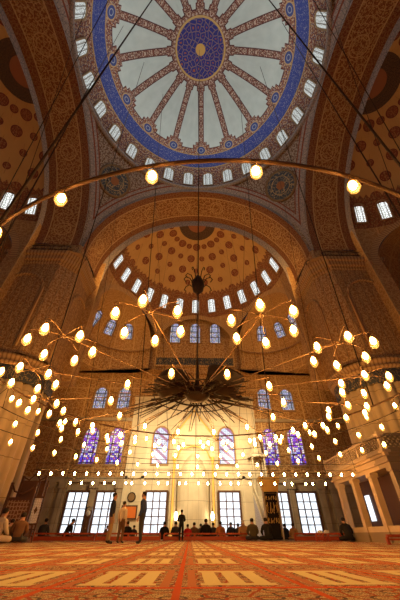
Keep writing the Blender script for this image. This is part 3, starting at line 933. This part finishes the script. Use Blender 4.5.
# great ring close overhead
RB, ZR = 5.2, 3.2; RX = .22
rg = empty('ring_chandelier', (RX, 0, ZR)); tag(rg, 'great bronze ring of hanging lamps passing overhead across the top of the view', 'chandelier')
b = MB(); b.tube([(RB * cos(2 * PI * i / 128), RB * sin(2 * PI * i / 128), 0) for i in range(128)], .024, 8, closed=True); b.build('ring', m_bronze, rg)
for k in range(32):
    a = 2 * PI * (k + .12) / 32
    lamp(rg, (RB * cos(a), RB * sin(a), -.01), .11, 1.35, True, a)
for k, (az, az2, r2, z2) in enumerate(((-40, -82, 10.6, 32.2), (-140, -98, 10.6, 32.2), (-15, -60, 10.6, 32.2), (-165, -120, 10.6, 32.2), (40, 40, 10.6, 32.2), (140, 140, 10.6, 32.2), (75, 60, 10.6, 32.2), (105, 120, 10.6, 32.2))):
    b = MB(); b.tube([(RB * cos(R(az)), RB * sin(R(az)), 0), (r2 * cos(R(az2)), r2 * sin(R(az2)), z2 - ZR)], .010, 5); b.build('cable', m_iron, rg)
for az, az2, r2 in ((-55, -75, 7.5), (-125, -100, 7.5), (-25, -20, 8.2), (-155, -165, 8.2), (20, 8, 6.5), (160, 172, 6.5), (62, 40, 6.), (118, 140, 6.)):
    b = MB(); z2 = 32 + 10.5 * sqrt(1 - (r2 / 11.) ** 2)
    b.tube([(RB * cos(R(az)), RB * sin(R(az)), 0), (r2 * cos(R(az2)), r2 * sin(R(az2)), z2 - ZR)], .022, 5); b.build('cable', m_iron, rg)
# star chandelier
sg = empty('star_chandelier', (-.12, 0, 2.72)); tag(sg, 'wide iron star chandelier with fourteen arms ending in small clusters of lamps', 'chandelier')
b = MB()
for r_, z_, t_ in ((1.0, 0, .012), (.62, .03, .02), (.3, .1, .03)):
    b.tube([(r_ * cos(2 * PI * i / 40), r_ * sin(2 * PI * i / 40), z_) for i in range(40)], t_, 6, closed=True)
b.lathe([(.001, -.1), (.2, -.06), (.3, .05), (.2, .16), (.05, .3), (.02, 1.0)], 20)
b.build('hub', m_iron, sg)
for s in (-1, 1):
    Mt = Matrix.Translation((s * .50, -.1, .02)) @ Matrix.Rotation(R(20) * s, 4, 'Y') @ Matrix.Rotation(R(14), 4, 'X')
    b = MB(); prof = [(.001, 0), (.26, .02), (.33, .20), (.30, .38), (.15, .5), (.001, .52)] if s < 0 else [(.001, 0), (.27, .02), (.35, .46), (.33, .5), (.001, .51)]
    b.lathe([(r_ * 1.3, z_ * 1.15) for r_, z_ in prof], 20, M=Mt); b.build('drum', m_iron, sg)
random.seed(11)
for k in range(90):     # tangle of short rods on the hub
    a = 2 * PI * k / 90 + random.uniform(-.05, .05); l = random.uniform(1.0, 1.35) if sin(a) < .2 else random.uniform(1.3, 2.6); a2 = a + random.uniform(-.5, .5)
    b = MB(); b.tube([(.35 * cos(a2), .35 * sin(a2), random.uniform(-.05, .2)), (l * cos(a), l * sin(a), random.uniform(-.12, .12))], .014, 4); b.build('rod', m_iron, sg)
RC = 3.45
for k in range(14):
    a = 2 * PI * (k + .5) / 14 + PI / 2 + R(1)
    ex, ey = cos(a), sin(a)
    b = MB(); b.tube([(.25 * ex, .25 * ey, .06), (RC * ex, RC * ey, -.1)], .010, 6); b.build('arm', m_brass, sg)
    b = MB()
    hexp = []
    for j in range(6):
        g = a + 2 * PI * j / 6 + R(30 if k % 2 else 8)
        p = (RC * ex + .46 * cos(g), RC * ey + .46 * sin(g), -.1); hexp.append(p)
        b.tube([(RC * ex, RC * ey, -.1), (RC * ex + .3 * cos(g), RC * ey + .3 * sin(g), -.075), p], .007, 5)
    b.lathe([(.001, -.03), (.035, -.02), (.035, .02), (.001, .03)], 8, (RC * ex, RC * ey, -.1))
    b.build('lamp_star', m_brass, sg)
    for j, p in enumerate(hexp): lamp(sg, (p[0], p[1], p[2]), .07, 1.35, True, a + j)
for k in range(12):
    a = 2 * PI * (k + .5) / 12 + PI / 2
    b = MB(); b.tube([(.9 * cos(a), .9 * sin(a), 0), (1.9 * cos(a), 1.9 * sin(a), -.1)], .010, 5); b.build('short_arm', m_brass, sg)
    lamp(sg, (1.9 * cos(a), 1.9 * sin(a), -.1), .07, 1.35, True, a)
# chain to the crown of the dome with a curled ornament
ch = empty('suspension_chain', (-.12, 0, 3.7)); tag(ch, 'long dark chain dropping from the crown of the dome to the star chandelier', 'chain')
b = MB(); b.tube([(0, 0, 0), (0, 0, 38.7)], .02, 6); b.build('chain', m_iron, ch)
b = MB(); b.lathe([(.03, 2.2), (.16, 2.35), (.2, 2.6), (.12, 2.85), (.03, 3.0)], 14)
for k in range(12):
    a = 2 * PI * k / 12
    P = [(.14, 2.5), (.3, 2.72), (.44, 2.7), (.5, 2.58), (.43, 2.5)] if k % 2 else [(.12, 2.65), (.22, 3.0), (.34, 3.08), (.40, 2.98), (.35, 2.92)]
    b.tube([(r * cos(a), r * sin(a), z) for r, z in P], .016, 5)
b.build('curled_ornament', m_iron, ch)
# arcs of lamps beyond the star
for RA, ZA, st, n, lb in ((4.87, 2.64, 9.5, 17, 'inner curved iron rail of single lamps sweeping behind the star chandelier'), (5.55, 2.42, 7.6, 21, 'outer curved iron rail of single lamps sweeping behind the star chandelier')):
    ag = empty('arc_lamp_rail', (0, 0, ZA)); tag(ag, lb, 'chandelier')
    b = MB(); b.tube([(RA * sin(R(d)), RA * cos(R(d)), 0) for d in range(-84, 85, 4)], .010, 6); b.build('rail', m_iron, ag)
    for k in range(n):
        d = R(st * (k - (n - 1) / 2)); lamp(ag, (RA * sin(d), RA * cos(d), -.01), .10, 1.25, True, d)
    for d in (-83, -30, 30, 83):
        b = MB(); b.tube([(RA * sin(R(d)), RA * cos(R(d)), 0), (5.2 * sin(R(d)) + .22, 5.2 * cos(R(d)), 3.2 - ZA)], .008, 5); b.build('bracket', m_iron, ag)
# two straight rails before the far wall
for nm_, y, x0, x1, n, z, lb in (('c', 9.65, -7.9, 8.1, 28, 2.75, 'nearer of two long straight lamp rails in front of the seated people'),
                              ('d', 12.1, -7.2, 7.6, 25, 2.72, 'farther of two long straight lamp rails, close before the far wall')):
    o = empty('straight_lamp_rail', (0, y, z)); tag(o, lb, 'chandelier')
    b = MB(); b.tube([(x0, 0, 0), (x1, 0, 0)], .016, 6); b.tube([(x0, 0, .28), (x1, 0, .28)], .012, 6); b.build('rail', m_iron, o)
    random.seed(5)
    for k in range(n):
        x = x0 + .3 + (x1 - x0 - .6) * k / (n - 1) + (random.uniform(-.15, .15) if nm_ == 'd' else 0)
        lamp(o, (x, 0, -.01), .06 if nm_ == 'c' else .12, 1.3, False)
    for x in (x0 + .1, x0 / 2, 0, x1 / 2, x1 - .1):
        b = MB(); b.tube([(x, 0, 0), (x, 0, .28), (x * .9, 3., 24.)], .011, 4); b.build('cable', m_iron, o)

# ---------------------------------------------------------------- people
def cloth(name, c): return flat(name, c, .9)
SK = flat('skin', (.48, .26, .16), .6); HR = flat('dark_hair', (.02, .014, .01), .8); SH = flat('black_shoe', (.02, .018, .016), .5)
def person(loc, rz, pose, top, bottom, label, scale=1., hair=HR, hat=None, lean=0.):
    """one continuous body grown on a posed skeleton; hair or hat is a child"""
    J = []; E = []
    def j(p, r, lab, par):
        J.append((p, r)); i = len(J) - 1
        if par is not None: E.append((par, i, lab))
        return i
    if pose in ('stand', 'walk', 'talk'):
        pz = .93; sp = .20 if pose == 'walk' else .04
        root = j((0, 0, pz), (.155, .12), 'b', None)
        wa = j((0, .0, 1.08), (.145, .105), 't', root); che = j((0, .01, 1.28), (.17, .12), 't', wa); sho = j((0, -.01, 1.42), (.14, .10), 't', che)
        nk = j((0, .0, 1.51), (.058, .058), 's', sho); hd0 = j((0, .02, 1.58), (.075, .085), 's', nk); hd = j((0, .025, 1.66), (.080, .098), 's', hd0); hd2 = j((0, .01, 1.72), (.06, .075), 's', hd)
        for s in (-1, 1):
            f = s * sp
            hp = j((s * .09, 0, .88), (.105, .105), 'b', root); kn = j((s * .10, f * .6 + .03, .49), (.066, .07), 'b', hp); an = j((s * .10, f * 1.0 - .02, .10), (.048, .052), 'b', kn)
            fo = j((s * .11, f * 1.0 + .03, .045), (.045, .045), 'k', an); j((s * .12, f * 1.0 + .15, .035), (.042, .03), 'k', fo)
            sh = j((s * .185, -.01, 1.40), (.068, .068), 't', sho)
            if pose == 'talk': el = j((s * .25, -.02, 1.14), (.052, .052), 't', sh); wr = j((s * .15, .22, 1.10), (.036, .036), 't', el); hn = (s * .10, .30, 1.12); dirn = (-s * .25, .9, .1)
            else: el = j((s * .25, -.03 - f * .3, 1.12), (.052, .052), 't', sh); wr = j((s * .27, .04 - f * .8, .88), (.036, .036), 't', el); hn = (s * .27, .06 - f * .9, .80); dirn = (0, .15, -1)
            h = j(hn, (.038, .028), 's', wr)
            d = Vector(dirn).normalized(); side_ = Vector((0, 1, 0)) if abs(d.y) < .5 else Vector((0, 0, 1))
            for k, L in enumerate((.075, .085, .08, .065)):
                o = side_ * (.027 - .018 * k); p0 = Vector(hn) + d * .035 + o; m = j(tuple(p0), (.011, .011), 's', h)
                p1 = p0 + d * L * .6; m2 = j(tuple(p1), (.0095, .0095), 's', m); j(tuple(p1 + (d + Vector((-s * .5, 0, 0))).normalized() * L * .45), (.008, .008), 's', m2)
            th = Vector(hn) + side_ * .04 + d * .0; m = j(tuple(th), (.012, .012), 's', h); j(tuple(th + (d + side_ * .6).normalized() * .05), (.009, .009), 's', m)
        HZ = 1.665; HY = .015
        noses = (0, .115, 1.655)
    else:
        root = j((0, 0, .16), (.19, .15), 'b', None)
        wa = j((0, .02, .32), (.165, .125), 't', root); che = j((0, .05 + lean * .5, .50), (.185, .125), 't', wa); sho = j((0, .06 + lean, .64), (.15, .10), 't', che)
        nk = j((0, .08 + lean, .74), (.058, .058), 's', sho); hd0 = j((0, .11 + lean * 1.2, .79), (.075, .085), 's', nk); hd = j((0, .12 + lean * 1.3, .87), (.080, .098), 's', hd0); j((0, .105 + lean * 1.3, .93), (.06, .075), 's', hd)
        for s in (-1, 1):
            hp = j((s * .12, .05, .14), (.11, .10), 'b', root); kn = j((s * .34, .36, .13), (.075, .075), 'b', hp); an = j((-s * .02 + s * .06, .42, .07), (.048, .048), 'b', kn)
            j((-s * .12, .40, .05), (.045, .035), 's', an)
            sh = j((s * .19, .05 + lean, .62), (.07, .07), 't', sho); el = j((s * .27, .10 + lean * .6, .38), (.055, .055), 't', sh); wr = j((s * .18, .30, .27), (.037, .037), 't', el)
            h = j((s * .14, .36, .25), (.036, .028), 's', wr); d = Vector((-s * .4, .8, -.3)).normalized()
            for k, L in enumerate((.07, .08, .075, .06)):
                p0 = Vector((s * .14, .36, .25)) + d * .035 + Vector((s * (.026 - .017 * k), 0, .0)); m = j(tuple(p0), (.011, .011), 's', h)
                j(tuple(p0 + d * L + Vector((0, 0, -.02))), (.009, .009), 's', m)
            m = j((s * .10, .365, .265), (.012, .012), 's', h); j((s * .07, .40, .26), (.009, .009), 's', m)
        HZ = .875; HY = .105 + lean * 1.3; noses = (0, .215 + lean * 1.3, .865)
    def fat(i, r, l):
        if l == 't': return (r[0] * 1.30, r[1] * 1.3)
        if l == 'b': return (r[0] * 1.16, r[1] * 1.16)
        if i > 0 and r[0] > .05: return (r[0] * 1.12, r[1] * 1.12)
        return r
    lab = {b_: l for a, b_, l in E}
    J = [(p, fat(i, r, lab.get(i, 'b'))) for i, (p, r) in enumerate(J)]
    me = bpy.data.meshes.new('person')
    me.from_pydata([p for p, r in J], [(a, b_) for a, b_, l in E], [])
    o = bpy.data.objects.new('person', me); col.objects.link(o)
    sm = o.modifiers.new('s', 'SKIN'); sm.use_smooth_shade = True; sm.branch_smoothing = .5
    for i, (p, r) in enumerate(J):
        sv = me.skin_vertices[0].data[i]; sv.radius = r; sv.use_root = (i == 0)
    ss = o.modifiers.new('d', 'SUBSURF'); ss.levels = 1
    dg = bpy.context.evaluated_depsgraph_get()
    m2 = bpy.data.meshes.new_from_object(o.evaluated_get(dg))
    o.modifiers.clear(); o.data = m2
    for m in (top, bottom, SK, SH): m2.materials.append(m)
    idx = {'t': 0, 'b': 1, 's': 2, 'k': 3}
    A = np.array([J[a][0] for a, b_, l in E]); B = np.array([J[b_][0] for a, b_, l in E]); LB = [idx[l] for a, b_, l in E]
    AB = B - A; LL = (AB ** 2).sum(1)
    for pg in m2.polygons:
        c = np.array(pg.center); t = np.clip(((c - A) * AB).sum(1) / LL, 0, 1)
        d = ((A + AB * t[:, None] - c) ** 2).sum(1)
        pg.material_index = LB[int(d.argmin())]; pg.use_smooth = True
    bpy.data.meshes.remove(me)
    o.name = 'person'
    # hair or hat
    b = MB()
    hm = hat or hair
    prof = [(.088, -.015), (.098, .03), (.09, .07), (.06, .105), (.001, .118)] if not hat else [(.100, .0), (.103, .05), (.09, .09), (.04, .11), (.001, .112)]
    b.lathe(prof, 14, M=Matrix.Translation((0, HY - .012, HZ)) @ Matrix.Rotation(R(14), 4, 'X'))
    # back of the head
    if not hat or True:
        b.lathe([(.075, -.05), (.088, .0), (.09, .03)], 14, M=Matrix.Translation((0, HY - .022, HZ)), a0=PI * 1.0, a1=PI * 2.0)
    b.build('hat' if hat else 'hair', hm, o)
    # face: nose, eyes, ears
    b = MB()
    b.add([(-.014, noses[1] - .03, noses[2] - .01), (.014, noses[1] - .03, noses[2] - .01), (0, noses[1] + .005, noses[2] - .015), (0, noses[1] - .03, noses[2] + .04)], [(0, 1, 2), (1, 3, 2), (3, 0, 2)])
    for s in (-1, 1): b.lathe([(.001, -.008), (.02, 0), (.001, .008)], 8, (0, 0, 0), 0, Matrix.Translation((s * .083, HY + .005, HZ - .01)) @ Matrix.Rotation(PI / 2, 4, 'Y') @ Matrix.Scale(1.5, 4, (1, 0, 0)))
    b.build('face', SK, o)
    o.location = loc; o.rotation_euler.z = rz; o.scale = (scale * (1.0 if pose != 'sit' else 1.08), scale * 1.05, scale)
    tag(o, label, 'person', 'people in the hall')
    return o
C = {k: cloth(k + '_cloth', c) for k, c in dict(navy=(.02, .025, .05), black=(.014, .013, .014), khaki=(.40, .27, .13), charcoal=(.045, .045, .05), brown=(.16, .08, .04),
     tan=(.42, .24, .11), red=(.55, .02, .03), rust=(.45, .16, .05), pale=(.62, .52, .40), olive=(.10, .08, .045), blue=(.03, .05, .12), white=(.7, .68, .62)).items()}
def X(px, dist, k=357.): return ((px - 200) / k + .028) * dist - .24
person((X(112, 15.7), 9.2, 0), R(-80), 'stand', C['navy'], C['khaki'], 'man in navy jacket and khaki trousers walking across the carpet', 1.0)
person((X(142.5, 15.7), 9.2, 0), R(82), 'stand', C['blue'], C['charcoal'], 'man in dark blue jacket and charcoal trousers standing side on', 1.03)
person((X(123, 16.6), 10.1, 0), R(-30), 'stand', C['pale'], C['brown'], 'slighter person in pale top and brown trousers walking between the two men', .86)
person((X(182, 26), 18.4, 0), R(0), 'talk', C['black'], C['black'], 'person in black standing among the seated row before the mihrab', .95)
SEAT = [
 (165, 27.5, 'black', 'seated person in black beneath the bright window left of the mihrab', 1.0, None, 0),
 (176, 27.5, 'charcoal', 'seated person in charcoal beside the left standing lamp', 1.0, None, 0),
 (188, 27.0, 'red', 'seated person in bright red top in front of the mihrab', .85, None, 0),
 (194.5, 27.2, 'brown', 'seated person in brown next to the one in red', .95, None, 0),
 (201, 27.8, 'olive', 'seated person in olive brown half hidden behind the row', .9, None, 0),
 (206, 27.2, 'black', 'tallest seated person in black at the centre of the row', 1.15, None, 0),
 (213, 27.6, 'charcoal', 'seated person in charcoal beside the right standing lamp', .95, None, 0),
 (220.5, 26.8, 'rust', 'seated person in rusty brown coat at the edge of the window', 1.0, None, 0),
 (230.5, 26.8, 'navy', 'seated person in navy below the window right of the mihrab', .95, None, 0),
 (237.5, 27.3, 'charcoal', 'seated person in grey half behind the white capped one', .9, None, 0),
 (243, 26.2, 'tan', 'seated person in orange brown robe and white cap', 1.05, 'white', 0),
 (252, 24.2, 'olive', 'large seated person in dark green brown at the foot of the stair', 1.08, None, 0),
 (266.5, 22.6, 'black', 'seated person in a black robe before the black curtained door', 1.05, None, .05),
 (284.5, 27.8, 'navy', 'seated person in navy under the window right of the pulpit', .9, None, .1),
 (292, 27.2, 'tan', 'seated person in tan coat leaning by the right windows', .9, None, -.08),
 (129, 27.0, 'black', 'seated person in black under the orange notice', 1.0, None, 0),
 (135, 27.4, 'charcoal', 'seated person in grey near the orange notice', .8, None, .05),
 (107, 28.4, 'brown', 'seated person in brown beneath the second window from the left', .8, None, .1),
 (70, 25.5, 'black', 'person in black sitting hunched before the leftmost window', 1.1, None, .16),
 (48, 25.5, 'charcoal', 'seated person in dark grey behind the wooden preacher seat', 1.1, None, 0),
 (4, 15.5, 'pale', 'person in pale shirt seated at the left edge of the picture', 1.08, None, 0),
 (25, 16.2, 'brown', 'person in brown seated in front of the wooden preacher seat', .98, None, .04),
 (14, 17.3, 'olive', 'person in olive seated low between the pale shirt and the brown coat', .8, None, .15),
 (346, 20.6, 'black', 'person in a black robe crouching by the marble gallery column', 1.0, None, .12),
]
for px, d, cl, lb, sc, hat, ln in SEAT:
    yaw = {70: R(-50), 289: R(30), 4: R(-20), 25: R(20), 353: R(60), 107: R(-60), 267: R(25)}.get(px, R((px * 37) % 24 - 12))
    person((X(px, d), d - 6.5, 0), yaw, 'sit', C[cl], C[cl] if cl in ('black', 'pale', 'tan') else C['charcoal'], lb, sc * 1.12, hat=C[hat] if hat else None, lean=ln)

# ---------------------------------------------------------------- light, camera
W = bpy.data.worlds.new('World'); scn.world = W; W.use_nodes = True
W.node_tree.nodes['Background'].inputs[0].default_value = (.6, .75, 1, 1); W.node_tree.nodes['Background'].inputs[1].default_value = .01
def spot(loc, tgt, power, c, size=60, blend=.6, r=.3):
    l = bpy.data.lights.new('added_fill_spot', 'SPOT'); l.energy = power; l.color = c; l.spot_size = R(size); l.spot_blend = blend; l.shadow_soft_size = r  # fill light without a fitting, added for brightness
    o = bpy.data.objects.new('added_fill_spot', l); col.objects.link(o); o.location = loc
    o.rotation_euler = (Vector(tgt) - Vector(loc)).to_track_quat('-Z', 'Y').to_euler(); return o
for k in range(8):     # fill spots added under the dome to brighten the paintwork
    a = 2 * PI * (k + .5) / 8
    spot((10.2 * cos(a), 10.2 * sin(a), 32.3), (-5 * cos(a), -5 * sin(a), 40.), 520, (.97, 1., .96), 150)
for x in (-4.5, 0, 4.5):  # extra fill spots added to brighten the far wall
    spot((x, 19., 7.), (x, 25, 5.5), 1500, (1., .74, .38), 120)
for s in (-1, 1):     # warm fill spots added to lift the semi-domes, walls and piers
    spot((s * 9.8, 10.4, 20.2), (-s * 1, 22., 25.), 1150, (1., .52, .15), 130)
    spot((s * 10.2, 10., 20.2), (s * 20., -1., 25.), 260, (1., .45, .10), 130)
    spot((s * 10., 16.8, 9.9), (s * 5, 25., 17.), 1300, (1., .50, .13), 140)
    spot((s * 7., 7.4, 4.4), (s * 13.5, 12, 14.), 900, (1., .50, .13), 120)

cam = bpy.data.cameras.new('camera'); co = bpy.data.objects.new('camera', cam); col.objects.link(co)
cam.sensor_fit = 'VERTICAL'; cam.sensor_height = 36.; cam.lens = 17.0; cam.clip_start = .02; cam.clip_end = 300
co.location = (-.24, -6.5, .25); co.rotation_euler = (R(90 + 39.8), 0, R(-1.6))
scn.camera = co
scn.view_settings.view_transform = 'Standard'; scn.view_settings.look = 'None'
scn.view_settings.exposure = 0.; scn.view_settings.gamma = 1.; scn.view_settings.use_curve_mapping = False
scn.cycles.use_denoising = True
scn.cycles.max_bounces = 6; scn.cycles.diffuse_bounces = 4
